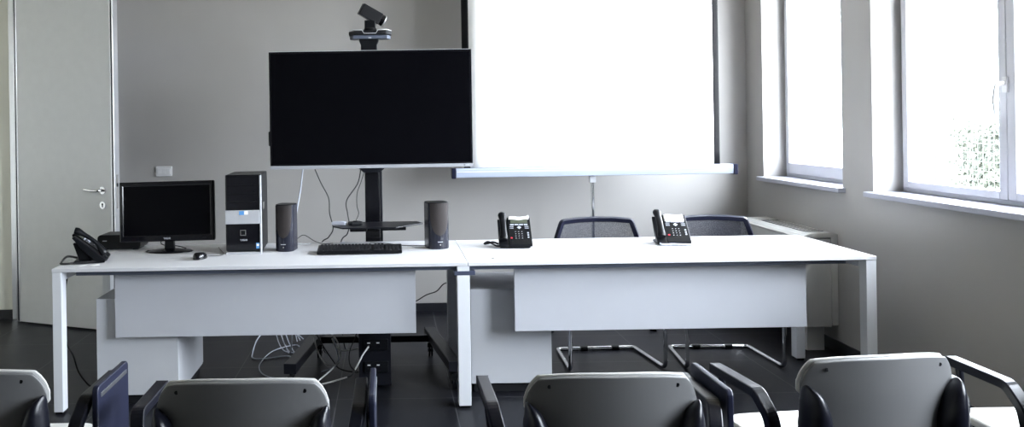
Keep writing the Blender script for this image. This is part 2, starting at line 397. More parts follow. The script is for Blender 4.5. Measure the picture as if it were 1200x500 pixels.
def pedestal(x0, x1, y0, y1, label):
    cx = (x0+x1)/2; w = (x1-x0)/2
    t = thing('pedestal_cabinet', (cx, y0, 0), 0, label, 'cabinet')
    d = y1-y0
    MB().box(-w, w, 0, d, .05, .556).build('carcass', 'cabinet', t, bevel=.002)
    MB().box(-w+.015, w-.015, .015, d-.015, .0, .0495).build('plinth', 'black_matte', t, bevel=.003)
    for k, (a, b_) in enumerate(((.055, .30), (.304, .43), (.434, .552))):
        dr = MB().box(-w+.001, w-.001, d+.0005, d+.018, a, b_).build('drawer_front', 'cabinet', t, bevel=.0015)
        MB().box(-.06, .06, d+.0185, d+.03, b_-.022, b_-.014).build('drawer_pull', 'alu', dr, bevel=.002)
    return t
pedestal(-1.547, -1.120, 4.385, 4.95, 'low white pedestal cabinet under the left desk')
pedestal(.425, .857, 4.485, 4.99, 'low white pedestal cabinet under the right desk beside the middle leg')

# ------------------------------------------------------------------ desk items
# monitor
t = thing('computer_monitor', (-1.262, 4.775, TZ), math.radians(-1.5), 'black computer monitor on the left desk, on a round glossy foot', 'monitor')
MB().lathe([(.0, 0), (.135, 0), (.14, .004), (.13, .009), (.06, .016), (.03, .020), (0, .02)], (.0, .005, 0), 40, sx=.98, sy=.62).build('foot', 'black_gloss', t)
MB().prism([(-.028, .012), (.028, .012), (.024, .09), (-.024, .09)], .0, .03, 'y').build('neck', 'black', t, bevel=.003)
pm = bpy.data.objects.new('display', None)
tilt = (math.radians(-3), math.radians(-.9), 0)
mo = MB().prism(rrect(-.270, .270, 0, .338, .008), .0, .028, 'y'); mo.prism(rrect(-.18, .18, .05, .28, .03), .028, .05, 'y')
case = mo.build('casing', 'black', t, bevel=.003, loc=(.003, -.045, .066), rot=tilt)
bz = MB(); W, H_, bw, bb = .270, .338, .014, .030
def framering(mb, o0, o1, z0, z1, i0, i1, j0, j1, yo, yi):
    vs = [(o0, yo, z0), (o1, yo, z0), (o1, yo, z1), (o0, yo, z1), (i0, yi, j0), (i1, yi, j0), (i1, yi, j1), (i0, yi, j1)]
    mb.add(vs, [(0, 1, 5, 4), (1, 2, 6, 5), (2, 3, 7, 6), (3, 0, 4, 7)])
framering(bz, -.264, .264, .006, .332, -.252, .252, .030, .318, -.004, -.0045)
framering(bz, -.252, .252, .030, .318, -.245, .245, .037, .311, -.0045, .001)
framering(bz, -.270, .270, 0, .338, -.264, .264, .006, .332, .0, -.004)
bz.build('bezel', 'black_gloss', case)
MB().box(-.246, .246, -.0012, -.0002, .036, .312).build('screen', 'screen', case)
text_mesh('maker_lettering', 'YASHI', .0145, 'print', case, (0, -.0052, .0165), (PI/2, 0, 0))
MB().box(.20, .222, -.0055, -.004, .013, .018).build('button', 'black', case)
cb = MB(); cb.tube([(-.035, .0, .075), (-.05, .01, .05), (-.03, .03, .032), (.03, .04, .028), (.09, .03, .015)], .003, 6, sub=6)
cb.build('power_lead', 'cable_black', t)

# set-top box behind the monitor
t = thing('network_box', (-1.58, 4.87, TZ), 0, 'black flat box with rounded corners on the desk behind the monitor', 'box')
MB().prism(rrect(-.125, .125, .006, .088, .02), 0, .17, 'y').build('casing', 'black', t, bevel=.003)
MB().box(-.095, -.07, -.0015, .001, .052, .056).build('emblem', 'print', t)
for sx in (-.09, .09): MB().box(sx-.015, sx+.015, .02, .15, 0, .007).build('foot', 'black_matte', t)

# tower
t = thing('computer_tower', (-.812, 4.64, TZ), math.radians(2.4), 'black and silver computer tower standing on the left desk', 'computer')
w = .0985
MB().box(-w+.002, w-.002, .025, .36, .008, .440).build('casing', 'black', t, bevel=.004)
MB().box(-w, w, .0, .0245, .018, .440).build('front_bezel', 'black_gloss', t, bevel=.006)
for i, z in enumerate((.405, .358, .311, .264)):
    MB().box(-w+.008, w-.02, -.0022, .0005, z-.021, z+.021).build('drive_cover', 'black_gloss', t, bevel=.002)
    if i < 4: MB().box(w-.045, w-.03, -.0035, -.002, z-.014, z-.011).build('drive_button', 'black', t)
MB().box(-w-.001, w-.008, -.006, .002, .168, .244).build('silver_band', 'silver', t, bevel=.003, label='silver band across the front')
MB().box(w-.008, w+.001, -.005, .026, .012, .436).build('side_trim', 'silver', t, bevel=.002, label='silver strip along the right edge')
MB().box(-w, w, -.004, .03, .0, .012).build('foot_trim', 'silver', t, bevel=.002)
pb = MB(); pb.prism(rrect(-.017, .012, .105, .134, .004), -.003, .0, 'y'); pb.build('power_button', 'black', t, bevel=.001)
pr = MB(); framering(pr, -.018, .013, .104, .135, -.015, .010, .107, .132, -.0035, -.0035); pr.build('button_ring', 'steel_lock', t)
text_mesh('maker_lettering', 'YASHI', .015, 'print', t, (0, -.0012, .078), (PI/2, 0, 0))
st = MB(); st.box(-.022, .005, -.0075, -.006, .218, .240); st.build('sticker', 'label_blue', t)
MB().box(.003, .026, -.0074, -.006, .220, .240).build('sticker', 'paper', t)
st2 = MB().box(w-.03, w-.012, -.0012, .0, .030, .062).build('sticker', 'label_blue', t)
MB().box(w-.027, w-.015, -.0016, -.0011, .044, .056).build('sticker_print', 'paper', st2)
for q in range(4): MB().box(w-.0015, w-.0005, .10+q*.022, .112+q*.022, .235, .275).build('side_vent', 'steel_lock', t)

# speakers
def speaker(loc, rz, wd, h, label, group=None):
    t = thing('loudspeaker', loc, rz, label, 'speaker', group)
    r = wd/2
    pts = []
    for k in range(13):
        a = PI+PI*k/12; pts.append((r*math.cos(a), .035+r*.72*math.sin(a)))
    pts += [(r, .12), (r*.7, .135), (-r*.7, .135), (-r, .12)]
    bd = MB().prism(pts, .0, h-.004, 'z', smooth=False).build('cabinet', 'speaker_body', t, bevel=.004)
    # domed lid
    MB().prism([(p[0]*.97, .04+(p[1]-.04)*.97) for p in pts], h-.004, h, 'z').build('lid', 'black', t, bevel=.003)
    # teardrop cloth grille wrapped on the front
    def fn(u, v):
        z = h*(.985-.70*v); half = (1-v**2.6)**.5*.93 if v < 1 else 0
        half = max(half, 0.02); a = (u*2-1)*half*1.15
        return (r*1.015*math.sin(a), .035-r*.735*math.cos(a), z)
    MB().grid(fn, 16, 16).build('cloth_grille', 'brown_cloth', t, label='brown cloth grille, rounded at the bottom')
    MB().box(-.014, .014, .035-r*.72-.002, .035-r*.72+.002, .040, .043).build('badge', 'print', t)
    for q in range(3):
        MB().cyl((0, .037-r*.72, .025+q*.0), .004, -.003, 'y', 10).build('control_dot', 'steel_lock', t); break
    return t
speaker((-.60, 4.70, TZ), math.radians(-8), .104, .264, 'slim black loudspeaker close beside the computer tower')
speaker((.281, 4.71, TZ), math.radians(12), .120, .262, 'black loudspeaker with brown cloth front standing by the desk seam')

# keyboard
t = thing('keyboard', (-.168, 4.555, TZ), math.radians(.8), 'black computer keyboard near the front of the left desk', 'keyboard')
kw = .233
MB().prism([(0, .004), (0, .012), (.012, .02), (.16, .034), (.165, .03), (.165, .01), (.15, .004)], -kw, kw, 'x').build('casing', 'black', t, bevel=.004)
kb = MB(); kr = MB()
tl = math.atan2(.014, .148)
def key(mb, x, y, ww, dd):
    z = .02+(y-.012)*math.tan(tl)
    m_ = Matrix.Translation((x, y, z)) @ Matrix.Rotation(tl, 4, 'X')
    vs = [(-ww/2, -dd/2, 0), (ww/2, -dd/2, 0), (ww/2, dd/2, 0), (-ww/2, dd/2, 0), (-ww/2+.002, -dd/2+.002, .008), (ww/2-.002, -dd/2+.002, .008), (ww/2-.002, dd/2-.002, .008), (-ww/2+.002, dd/2-.002, .008)]
    mb.add([m_ @ Vector(v) for v in vs], [(3,2,1,0), (4,5,6,7), (0,1,5,4), (1,2,6,5), (2,3,7,6), (3,0,4,7)])
for row in range(6):
    y = .026+row*.0205+(.006 if row == 5 else 0)
    if row == 0:
        x = -kw+.012
        for ww in (.024, .024, .024, .105, .024, .024, .024, .024):
            key(kb, x+ww/2, y, ww-.002, .017); x += ww
    else:
        for k in range(15):
            key(kb, -kw+.012+.0095+k*.0191+.0, y, .017, .017)
    for k in range(3):
        if row in (0, 3, 4, 5) or (row == 1 and k == 1): key(kb, kw-.146+k*.0191, y, .017, .017)
    if row < 5:
        for k in range(4): key(kb, kw-.083+k*.0191, y, .017, .017)
kb.build('keycaps', 'black_matte', t)
MB().tube([(-.06, .165, .012), (-.07, .20, .003), (-.10, .27, .003), (-.08, .36, .003), (-.12, .44, .003), (-.10, .49, .003)], .0022, 6, sub=6).build('keyboard_lead', 'cable_grey', t)

# mouse
t = thing('computer_mouse', (-1.022, 4.50, TZ), math.radians(-20), 'small black computer mouse between the monitor and the tower', 'mouse')
def mfn(u, v):
    a = u*2*PI; ph = v*PI/2
    x = .031*math.cos(a)*math.cos(ph)**.55*(1-.12*math.sin(a)); y = .052*math.sin(a)*math.cos(ph)**.55
    z = .002+.034*math.sin(ph)**.8*(1-.25*(math.sin(a)*math.cos(ph)))
    return (x, y, z)
MB().grid(mfn, 24, 10).build('shell', 'black_gloss', t)
MB().cyl((-.003, .026, .024), .009, .006, 'x', 12).build('scroll_wheel', 'black_matte', t)
MB().tube([(.0, .05, .008), (.01, .08, .004), (.05, .11, .003), (.05, .14, .003), (.02, .20, .003), (-.06, .30, .003), (-.12, .38, .003)], .0018, 6, sub=6).build('mouse_lead', 'cable_black', t)

# phones
def phone_proto(loc, rz, label, paper, group=None, cord=True):
    t = thing('desk_phone', loc, rz, label, 'phone', group)
    # stand
    MB().prism([(-.095, .003), (-.095, .012), (.07, .018), (.075, .003)], -.095, .088, 'x').build('base', 'black', t, bevel=.003)
    MB().prism([(-.02, .016), (.045, .016), (.078, .115), (.052, .118)], -.07, .07, 'x').build('stand', 'black', t, bevel=.003)
    body = MB().prism([(-.108, .012), (-.108, .024), (-.095, .034), (.070, .166), (.082, .166), (.086, .155), (.060, .112), (.048, .108), (.040, .085), (-.04, .016)], -.042, .100, 'x').build('body', 'black', t, bevel=.004)
    cr = MB().prism([(-.108, .012), (-.100, .026), (.066, .158), (.080, .150), (.03, .085), (-.045, .014)], -.100, -.043, 'x').build('cradle', 'black', t, bevel=.004)
    dy, dz = .165, .132; L = math.hypot(dy, dz); ang = math.atan2(dz, dy)
    B = Matrix.Translation((0, -.095, .034)) @ Matrix.Rotation(ang, 4, 'X')   # local x, along slope, normal
    def on(mb_fn, name, m, **k):
        o = MB(); mb_fn(o); o.v = [tuple(B @ Vector(v)) for v in o.v]
        return o.build(name, m, t, **k)
    on(lambda o: o.box(-.022, .082, .163, .195, .0, .002), 'display', 'lcd', bevel=.001)
    on(lambda o: [o.box(-.026+q*.028, -.002+q*.028, .146, .156, .0, .003) for q in range(4)], 'soft_keys', 'key_grey', bevel=.001)
    on(lambda o: o.prism([(.028, .114), (.042, .127), (.028, .140), (.014, .127)], 0, .0035, 'z'), 'navigation_key', 'key_grey', bevel=.001)
    for x in (-.030, .062):
        for y in (.118, .132): on(lambda o: o.box(x, x+.024, y, y+.004, 0, .003), 'feature_key', 'key_grey', bevel=.0005)
    on(lambda o: [o.prism(rrect(.004+c*.019-.006, .004+c*.019+.006, .036+r_*.018-.0045, .036+r_*.018+.0045, .003, 3), 0, .003, 'z') for c in range(3) for r_ in range(4)], 'number_keys', 'key_grey' if False else 'black_matte', bevel=.001)
    on(lambda o: [o.box(.004+c*.019-.003, .004+c*.019+.003, .036+r_*.018-.0012, .036+r_*.018+.0018, .003, .0034) for c in range(3) for r_ in range(4)], 'key_print', 'print')
    on(lambda o: [o.box(.074, .084, .040+r_*.018, .050+r_*.018, 0, .003) for r_ in range(3)], 'volume_keys', 'key_grey', bevel=.001)
    on(lambda o: o.prism(rrect(-.030, -.017, .034, .045, .004, 3), 0, .0035, 'z'), 'hold_key', 'red_key', bevel=.001, label='red key')
    # handset
    hs = MB(); prof = [((-.072), .012, .0, .023, .020), (-.072, .03, .004, .026, .022), (-.072, .075, .018, .019, .012), (-.072, .12, .022, .019, .011), (-.072, .165, .018, .020, .013), (-.072, .205, .012, .026, .021), (-.072, .222, .006, .023, .018)]
    pts = [B @ Vector((p[0], p[1], p[2]+.014)) for p in prof]
    hs.tube(pts, [(p[3], p[4]) for p in prof], 14, sub=4)
    hs.build('handset', 'black', t, bevel=0)
    if paper == 'strip':
        on(lambda o: (o.grid(lambda u, v: (-.035+u*.125, .188+v*.016, .006+.003*math.sin(u*9)+.012*v+.014*max(0, u-.85)*6*v), 14, 3)), 'paper_label', 'paper', solid=.0012, label='crumpled white paper slip over the display')
    elif paper == 'sheet':
        on(lambda o: (o.grid(lambda u, v: (-.034+u*.118, .152+v*.058, .005+.002*math.sin(u*7)), 10, 4)), 'paper_label', 'paper', solid=.001, label='white paper sheet covering the display')
    t.scale = (.93, .93, .93)
    if cord:
        A = [(-.078, -.085, .016), (-.115, -.06, .012), (-.16, -.02, .03), (-.185, .01, .016), (-.17, .05, .01), (-.13, .04, .02), (-.10, .02, .012)]
        if cord == 'front': A = [(-.078, -.085, .016), (-.085, -.120, .010), (-.045, -.128, .010), (-.02, -.115, .010), (.03, -.120, .009), (.09, -.122, .009), (.108, -.10, .009)]
        if cord == 'back': A = [(-.078, -.085, .016), (-.100, -.02, .012), (-.110, .07, .010), (-.100, .132, .008), (-.085, .138, .014), (-.06, .11, .042), (-.04, .06, .030)]
        pp, _ = crom([Vector(a) for a in A], [1]*len(A), 16, False)
        hel = []
        for i, p in enumerate(pp):
            d = (pp[min(i+1, len(pp)-1)]-pp[max(i-1, 0)]).normalized(); u = d.cross(Vector((0, 0, 1))).normalized(); v = u.cross(d)
            for q in range(4):
                a = (i*4+q)*PI/2; pq = p+(pp[min(i+1, len(pp)-1)]-p)*(q/4)
                hel.append(pq+u*math.cos(a)*.005+v*math.sin(a)*.005)
        MB().tube(hel, .0020, 5).build('coiled_cord', 'cable_black' if cord != 'front' else 'cable_grey', t)
    return t
phone_proto((.712, 4.78, TZ), math.radians(-4), 'black desk phone with a crumpled white slip, nearer the desk seam', 'strip')
phone_proto((1.612, 4.80, TZ), math.radians(-7), 'black desk phone with a white paper sheet over its display', 'sheet', cord='front')
phone_proto((-1.612, 4.475, TZ), math.radians(103), 'black desk phone seen from its side at the left desk end', None, cord='back')
for i, (x, y) in enumerate([(-1.60, 4.335), (-1.535, 4.345)]):
    tag(MB().box(-.012, .012, -.022, .022, 0, .001).build('paper_slip', 'paper', loc=(x, y, TZ+.0002), rot=(0, 0, -.5)),
        ['small white paper slip under the leftmost phone, nearer the desk corner', 'small white paper slip under the leftmost phone, nearer the monitor'][i], 'paper', 'paper slips under the left phone')

# ------------------------------------------------------------------ television, stand and camera
SX = -.105
t = thing('television_stand', (SX, 5.0, 0), 0, 'black wheeled stand holding the television behind the left desk', 'stand')
c = MB(); c.box(-.045, .045, .14, .20, .12, 1.55); c.build('column', 'black_gloss', t, bevel=.006)
MB().box(.046, .062, .145, .195, .30, 1.20).build('column_trim', 'black_metal', t, bevel=.004)
MB().prism([(-.08, 1.180), (.08, 1.180), (.05, 1.155), (-.05, 1.155)], .10, .22, 'y').build('collar', 'black_metal', t, bevel=.004)
MB().box(-.30, .30, .125, .16, 1.35, 1.40).build('mount_bar', 'black_metal', t)
for s in (-1, 1):
    f0 = Vector((s*.345, .27, .14)); f1 = Vector((s*.445, -.50, .14))
    ft = MB().tube([f0, f1], .03, rect=(.034, .027)).build('foot_beam', 'black_metal', t, bevel=.006)
    for (p, q) in ((f0, .06), (f1, -.06)):
        cx, cy = p.x, p.y-q
        k = MB(); k.cyl((cx-.012, cy, .038), .038, .010, 'x', 20); k.cyl((cx+.004, cy, .038), .038, .010, 'x', 20)
        k.cyl((cx-.016, cy, .038), .01, .034, 'x', 12); k.box(cx-.018, cx+.018, cy-.03, cy+.015, .062, .090); k.cyl((cx, cy, .085), .010, .03, 'z', 12)
        k.build('caster', 'black', t, bevel=.002)
MB().box(-.335, .335, .135, .175, .108, .148).build('cross_beam', 'black_metal', t, bevel=.004)
bx = MB().box(-.075, .100, -.46, .13, .03, .36).build('equipment_box', 'black_metal', t, bevel=.004)
MB().box(-.045, .075, -.40, .05, .3605, .60).build('column_shroud', 'black', t, bevel=.004)
for z in (.255, .135):
    so = MB().box(-.045, .085, -.472, -.4605, z-.03, z+.03).build('socket_strip', 'black', bx, bevel=.003)
    # third level is the deepest allowed: the sockets' pale contacts stay in the strip's own mesh level
for z in (.255, .135):
    MB().box(-.028, -.012, -.4735, -.4722, z+.008, z+.014).build('socket_light', 'white_plastic', bx)
    MB().box(.022, .038, -.4735, -.4722, z+.008, z+.014).build('socket_light', 'white_plastic', bx)
    MB().cyl((-.02, -.4735, z-.008), .012, .002, 'y', 14).build('socket', 'black_gloss', bx)
    MB().cyl((.03, -.4735, z-.008), .012, .002, 'y', 14).build('socket', 'black_gloss', bx)
sh = MB().prism([(-.255, .02), (.14, -.19), (.155, -.19), (.355, .04), (.30, .125), (-.14, .125)][:0] or [(-.17, -.17), (.14, -.17), (.305, .02), (.27, .12), (-.12, .12), (-.235, -.06)], .845, .853, 'z').build('shelf', 'black_metal', t, bevel=.002)
MB().box(-.13, -.03, -.10, .139, .82, .8445).build('shelf_bracket', 'black', t, bevel=.004)
MB().box(.06, .20, -.10, .139, .825, .8445).build('shelf_bracket', 'black', t, bevel=.004)
MB().box(-.045, .045, .141, .20, 1.55, 1.90).build('upper_column', 'black', t, bevel=.004)

tv = thing('television', (SX, 5.08, 1.185), 0, 'large flat black television on the wheeled stand', 'television')
TW, THt = .614, .71
case = MB().prism(rrect(-TW, TW, 0, THt, .008), -.002, .036, 'y').build('casing', 'black', tv, bevel=.003)
MB().box(-TW+.09, TW-.09, .0365, .043, .12, .60).build('rear_cover', 'black_matte', tv, bevel=.004)
bz = MB(); framering(bz, -TW, TW, .020, THt, -TW+.013, TW-.013, .030, THt-.013, -.006, -.0065)
bz.box(-TW, TW, -.006, -.002, .0195, THt); 
bz.build('bezel', 'black_gloss', case, bevel=.0008)
MB().box(-TW+.012, TW-.012, -.0078, -.0066, .028, THt-.012).build('screen', 'screen', case)
MB().prism(rrect(-TW-.002, TW+.002, -.002, .019, .006), -.010, .03, 'y').build('lower_trim', 'tv_trim', case, bevel=.002, label='silver strip along the lower edge')
MB().box(-TW, TW+.002, -.007, .012, THt+.0005, THt+.003).build('upper_trim', 'silver', case)
MB().box(TW+.0005, TW+.003, -.007, .012, .02, THt).build('side_trim', 'silver', case)
MB().box(TW-.055, TW-.047, -.0112, -.0098, .007, .012).build('indicator', 'navy', case)
MB().box(TW-.043, TW-.02, -.0112, -.0098, .0085, .0105).build('maker_mark', 'print', case)
MB().prism(rrect(-.01, .008, .14, .23, .008), .0, .03, 'y').build('side_button', 'black', case, bevel=.002, loc=(-TW, 0, 0))

cm = thing('conference_camera', (SX+.002, 5.17, 1.985), 0, 'black swivelling video conference camera above the television', 'camera')
base = MB().prism([(-.058, .0), (.042, .0), (.042, .03), (.052, .055), (.052, .07), (-.068, .07), (-.068, .055), (-.058, .03)], -.04, .03, 'y').build('bracket', 'black', cm, bevel=.004, loc=(0, 0, -.08))
dk = MB(); dk.prism([(-.132, -.01), (-.10, -.075), (.10, -.075), (.132, -.01), (.132, .06), (-.132, .06)], .012, .036, 'z'); dk.build('deck', 'black_matte', cm, bevel=.006)
dk = MB(); dk.prism([(-.105, -.05), (.105, -.05), (.125, .0), (.11, .05), (-.11, .05), (-.125, .0)], -.012, .010, 'z'); dk.build('mount_plate', 'rail', cm, bevel=.003)
ed = MB(); ed.tube([(-.131, -.012, .038), (-.099, -.079, .040), (-.05, -.080, .040), (-.036, -.081, .018), (.036, -.081, .018), (.05, -.080, .040), (.099, -.079, .040), (.131, -.012, .038)], .0028, 8); ed.build('deck_trim', 'silver', cm)
MB().box(-.01, .008, -.0775, -.0765, -.01+.0, -.003).build('emblem', 'print', cm, loc=(0, .026, 0))
hd = MB(); hd.cyl((0, 0, .036), .046, .022, 'z', 28, r2=.036); hd.box(-.034, .034, -.026, .026, .05, .105); hd.build('yoke', 'black', cm, bevel=.004)
R_ = Matrix.Translation((.018, 0, .138)) @ Matrix.Rotation(math.radians(29), 4, 'Y') @ Matrix.Rotation(math.radians(14), 4, 'Z')
hb = MB(); hb.prism(rrect(-.085, .052, -.038, .036, .006), -.030, .038, 'y'); hb.v = [tuple(R_ @ Vector(v)) for v in hb.v]
hbo = hb.build('camera_head', 'black', cm, bevel=.004)
ln = MB(); ln.cyl((.052, .004, .0), .034, .028, 'x', 28, r2=.036); ln.v = [tuple(R_ @ Vector(v)) for v in ln.v]; ln.build('lens_barrel', 'black_gloss', cm, bevel=.002)
ln = MB(); ln.tube([(.079, .004+.033*math.cos(a*PI/12), .033*math.sin(a*PI/12)) for a in range(24)], .0042, 8, closed=True); ln.v = [tuple(R_ @ Vector(v)) for v in ln.v]; ln.build('lens_ring', 'alu', cm)

# remotes on the stand's shelf
t = thing('remote_control', (-.295, 4.985, .8533), math.radians(80), 'pale remote control lying on the shelf of the television stand', 'remote control')
MB().prism(rrect(-.022, .022, -.035, .05, .008), 0, .018, 'z').build('casing', 'remote_pale', t, bevel=.003)
MB().box(-.014, .014, -.02, .035, .018, .0205).build('buttons', 'key_grey', t, bevel=.001)
t = thing('round_controller', (-.205, 4.975, .8533), math.radians(20), 'small black rounded controller lying on the television shelf beside the pale remote', 'controller')
MB().prism(rrect(-.04, .04, -.03, .03, .012), 0, .02, 'z').build('casing', 'black', t, bevel=.005)
MB().cyl((.0, 0, .020), .014, .004, 'z', 18).build('dial', 'black_gloss', t, bevel=.001)

# ------------------------------------------------------------------ projection screen on tripod
t = thing('projection_screen', (1.445, 5.90, 0), math.radians(0.2), 'white pull-up projection screen on a tripod behind the right desk', 'projection screen')
ZT = 1.095
tb = MB().prism([(-.03, -.032), (.03, -.032), (.034, -.01), (.034, .026), (.028, .034), (-.028, .034), (-.036, .026), (-.034, -.01)], -.975, .975, 'x').build('screen_case', 'alu_satin', t, bevel=.004, loc=(0, 0, ZT+.0))
MB().box(-.97, .97, -.0385, -.036, .006, .012).build('case_groove', 'white_plastic', tb)
for s in (-1, 1):
    MB().prism([(-.038, -.038), (.036, -.038), (.040, .036), (-.040, .036)], s*.9755, s*1.005, 'x').build('end_cap', 'navy', t, bevel=.004, loc=(0, 0, ZT))
ztop = 2.96
def fab(u, v):
    x = -.872+u*1.717; z = ZT+.036+v*(ztop-ZT-.036)
    return (x, -.012+.0*u, z)
MB().grid(fab, 20, 20).build('screen_surface', 'screen_fabric', t, solid=.0015)
for s in (-1, 1):
    def bo(u, v, s=s):
        w0 = .872 if s < 0 else .845; z = ZT+.036+v*(ztop-ZT-.036)
        ww = .045
        if s < 0: return (-w0-u*ww, -.012+.035*u*u*math.sin(v*2.4), z)
        return (w0+u*ww, -.012+.006*u*u, z)
    MB().grid(bo, 6, 20).build('screen_border', 'border', t, solid=.0015, label='black side border')
MB().cyl((-.89, -.012, ztop), .012, 1.78, 'x', 12).build('top_bar', 'black_metal', t)
MB().tube([(0, .045, .10), (0, .045, ztop+.03)], .0125, 12).build('pole', 'chrome', t)
MB().box(-.02, .02, .0, .07, ztop-.01, ztop+.02).build('top_hook', 'black', t)
MB().box(-.022, .022, .03, .062, ZT-.085, ZT-.037).build('clamp', 'silver', t, bevel=.004)
MB().tube([(0, .045, .40), (0, .045, .46)], .022, 14).build('leg_hub', 'black', t)
for k in range(3):
    a = math.radians(90+120*k); d = Vector((math.cos(a), math.sin(a), 0))
    o = Vector((0, .045, 0))
    l = MB(); l.tube(fillet([o+d*.02+Vector((0, 0, .43)), o+d*.20+Vector((0, 0, .20)), o+d*.40+Vector((0, 0, .014))], .08), .010, 8)
    lg = l.build('leg', 'black_metal', t)
    MB().tube([o+d*.385+Vector((0, 0, .012)), o+d*.43+Vector((0, 0, .012))], .012, 8).build('rubber_foot', 'black', lg)

# ------------------------------------------------------------------ cantilever mesh chairs
def mesh_chair(loc, rz, label):
    t = thing('cantilever_chair', loc, rz, label, 'chair', 'mesh chairs behind the right desk')
    w0, w1 = .277, .235
    pts = fillet([(w0-.03, .40, .44), (w0, .02, .44), (w0, 0, .42), (w0, 0, .0135), (w1+.01, .45, .0135), (w1-.01, .46, .0135), (-w1+.01, .46, .0135), (-w1-.01, .45, .0135), (-w0, 0, .0135), (-w0, 0, .42), (-w0, .02, .44), (-w0+.03, .40, .44)], .05, 6)
    MB().tube(pts, .0125, 10).build('tube_frame', 'chrome', t)
    for s in (-1, 1):
        MB().tube([(s*.10, .46, .0135)]*1+[(s*.10+.045, .46, .0135)], .0165, 10).build('glide', 'black', t)
        MB().tube([(s*w0, 0, .25), (s*w0, 0, .40)], .0155, 10).build('sleeve', 'black', t)
        MB().tube(fillet([(s*(w0-.03), .38, .44), (s*.235, .46, .50), (s*.238, .44, .60), (s*.236, .425, .66)], .05), .012, 10).build('back_upright', 'navy_frame', t)
    st = MB(); st.prism(rrect(-.24, .24, .0, .46, .06), .455, .50, 'z'); st.build('seat', 'navy_fabric', t, bevel=.012, bseg=3)
    # backrest: slightly curved frame around mesh
    def cy(x, z): return .385+.05*(1-(x/.25)**2)+.10*(.83-z)
    zt, zb = .826, .56
    def hw(z): return .218+.035*(zt-z)/(zt-.70) if z > .70 else .253
    out = [(-.253, zb), (.253, zb), (.253, .72), (.218, zt-.005), (.11, zt+.003), (0, zt+.005), (-.11, zt+.003), (-.218, zt-.005), (-.253, .72)]
    loop = fillet([Vector((x, 0, z)) for x, z in out+[out[0]]], .014, 4)
    loop = [Vector((p.x, cy(p.x, p.z), p.z)) for p in loop[:-1]]
    MB().tube(loop, .0145, rect=(.013, .012), closed=True).build('back_frame', 'navy_frame', t, bevel=.003)
    def fn(u, v):
        z = zb+v*(zt-zb); x = (u*2-1)*(hw(z)-.008); return (x, cy(x, z), z)
    MB().grid(fn, 14, 10).build('mesh_back', 'mesh', t)
    return t
mesh_chair((1.305, 4.825, 0), math.radians(2), 'dark mesh-backed cantilever chair behind the right desk, nearer the middle leg')
mesh_chair((1.985, 4.825, 0), math.radians(-2), 'dark mesh-backed cantilever chair behind the right desk, nearest the fan coil')

# ------------------------------------------------------------------ fan coils
def fancoil(y0, y1, label):
    L = y1-y0; t = thing('fan_coil_unit', (WX, y0, 0), 0, label, 'heater')
    X0 = -.215
    MB().box(X0, -.042, .004, L-.004, .156, .70).build('front_casing', 'fcu', t, bevel=.004)
    MB().box(-.041, -.001, .0, L, .165, .71).build('back_panel', 'fcu', t, bevel=.002)
    MB().prism([(X0-.004, .7005), (-.003, .7105), (-.003, .728), (-.03, .736), (X0+.05, .734), (X0+.01, .722), (X0-.004, .708)], 0, L, 'y').build('top_cover', 'fcu', t, bevel=.003)
    g = MB().box(X0+.055, -.045, .08, L-.22, .7345, .7385).build('grille', 'fcu_dark', t)
    sl = MB(); n = int((L-.30)/.044)
    for k in range(n):
        y = .084+k*.044; sl.box(X0+.055, -.045, y, y+.020, .7385, .7392)
    for x in (X0+.055, X0+.104, -.049): sl.box(x, x+.005, .08, L-.22, .7385, .7391)
    sl.build('grille_slats', 'fcu', g)
    MB().box(X0+.05, -.06, L-.19, L-.03, .7345, .738).build('control_hatch', 'fcu', t, bevel=.001)
    for yy in (.06, L-.12): MB().box(-.17, -.06, yy, yy+.06, 0, .1555).build('foot', 'fcu', t, bevel=.003)
fancoil(5.147, 6.06, 'cream fan coil heater in the room corner behind the right desk')
fancoil(2.32, 3.35, 'cream fan coil heater under the wide window at the right edge')

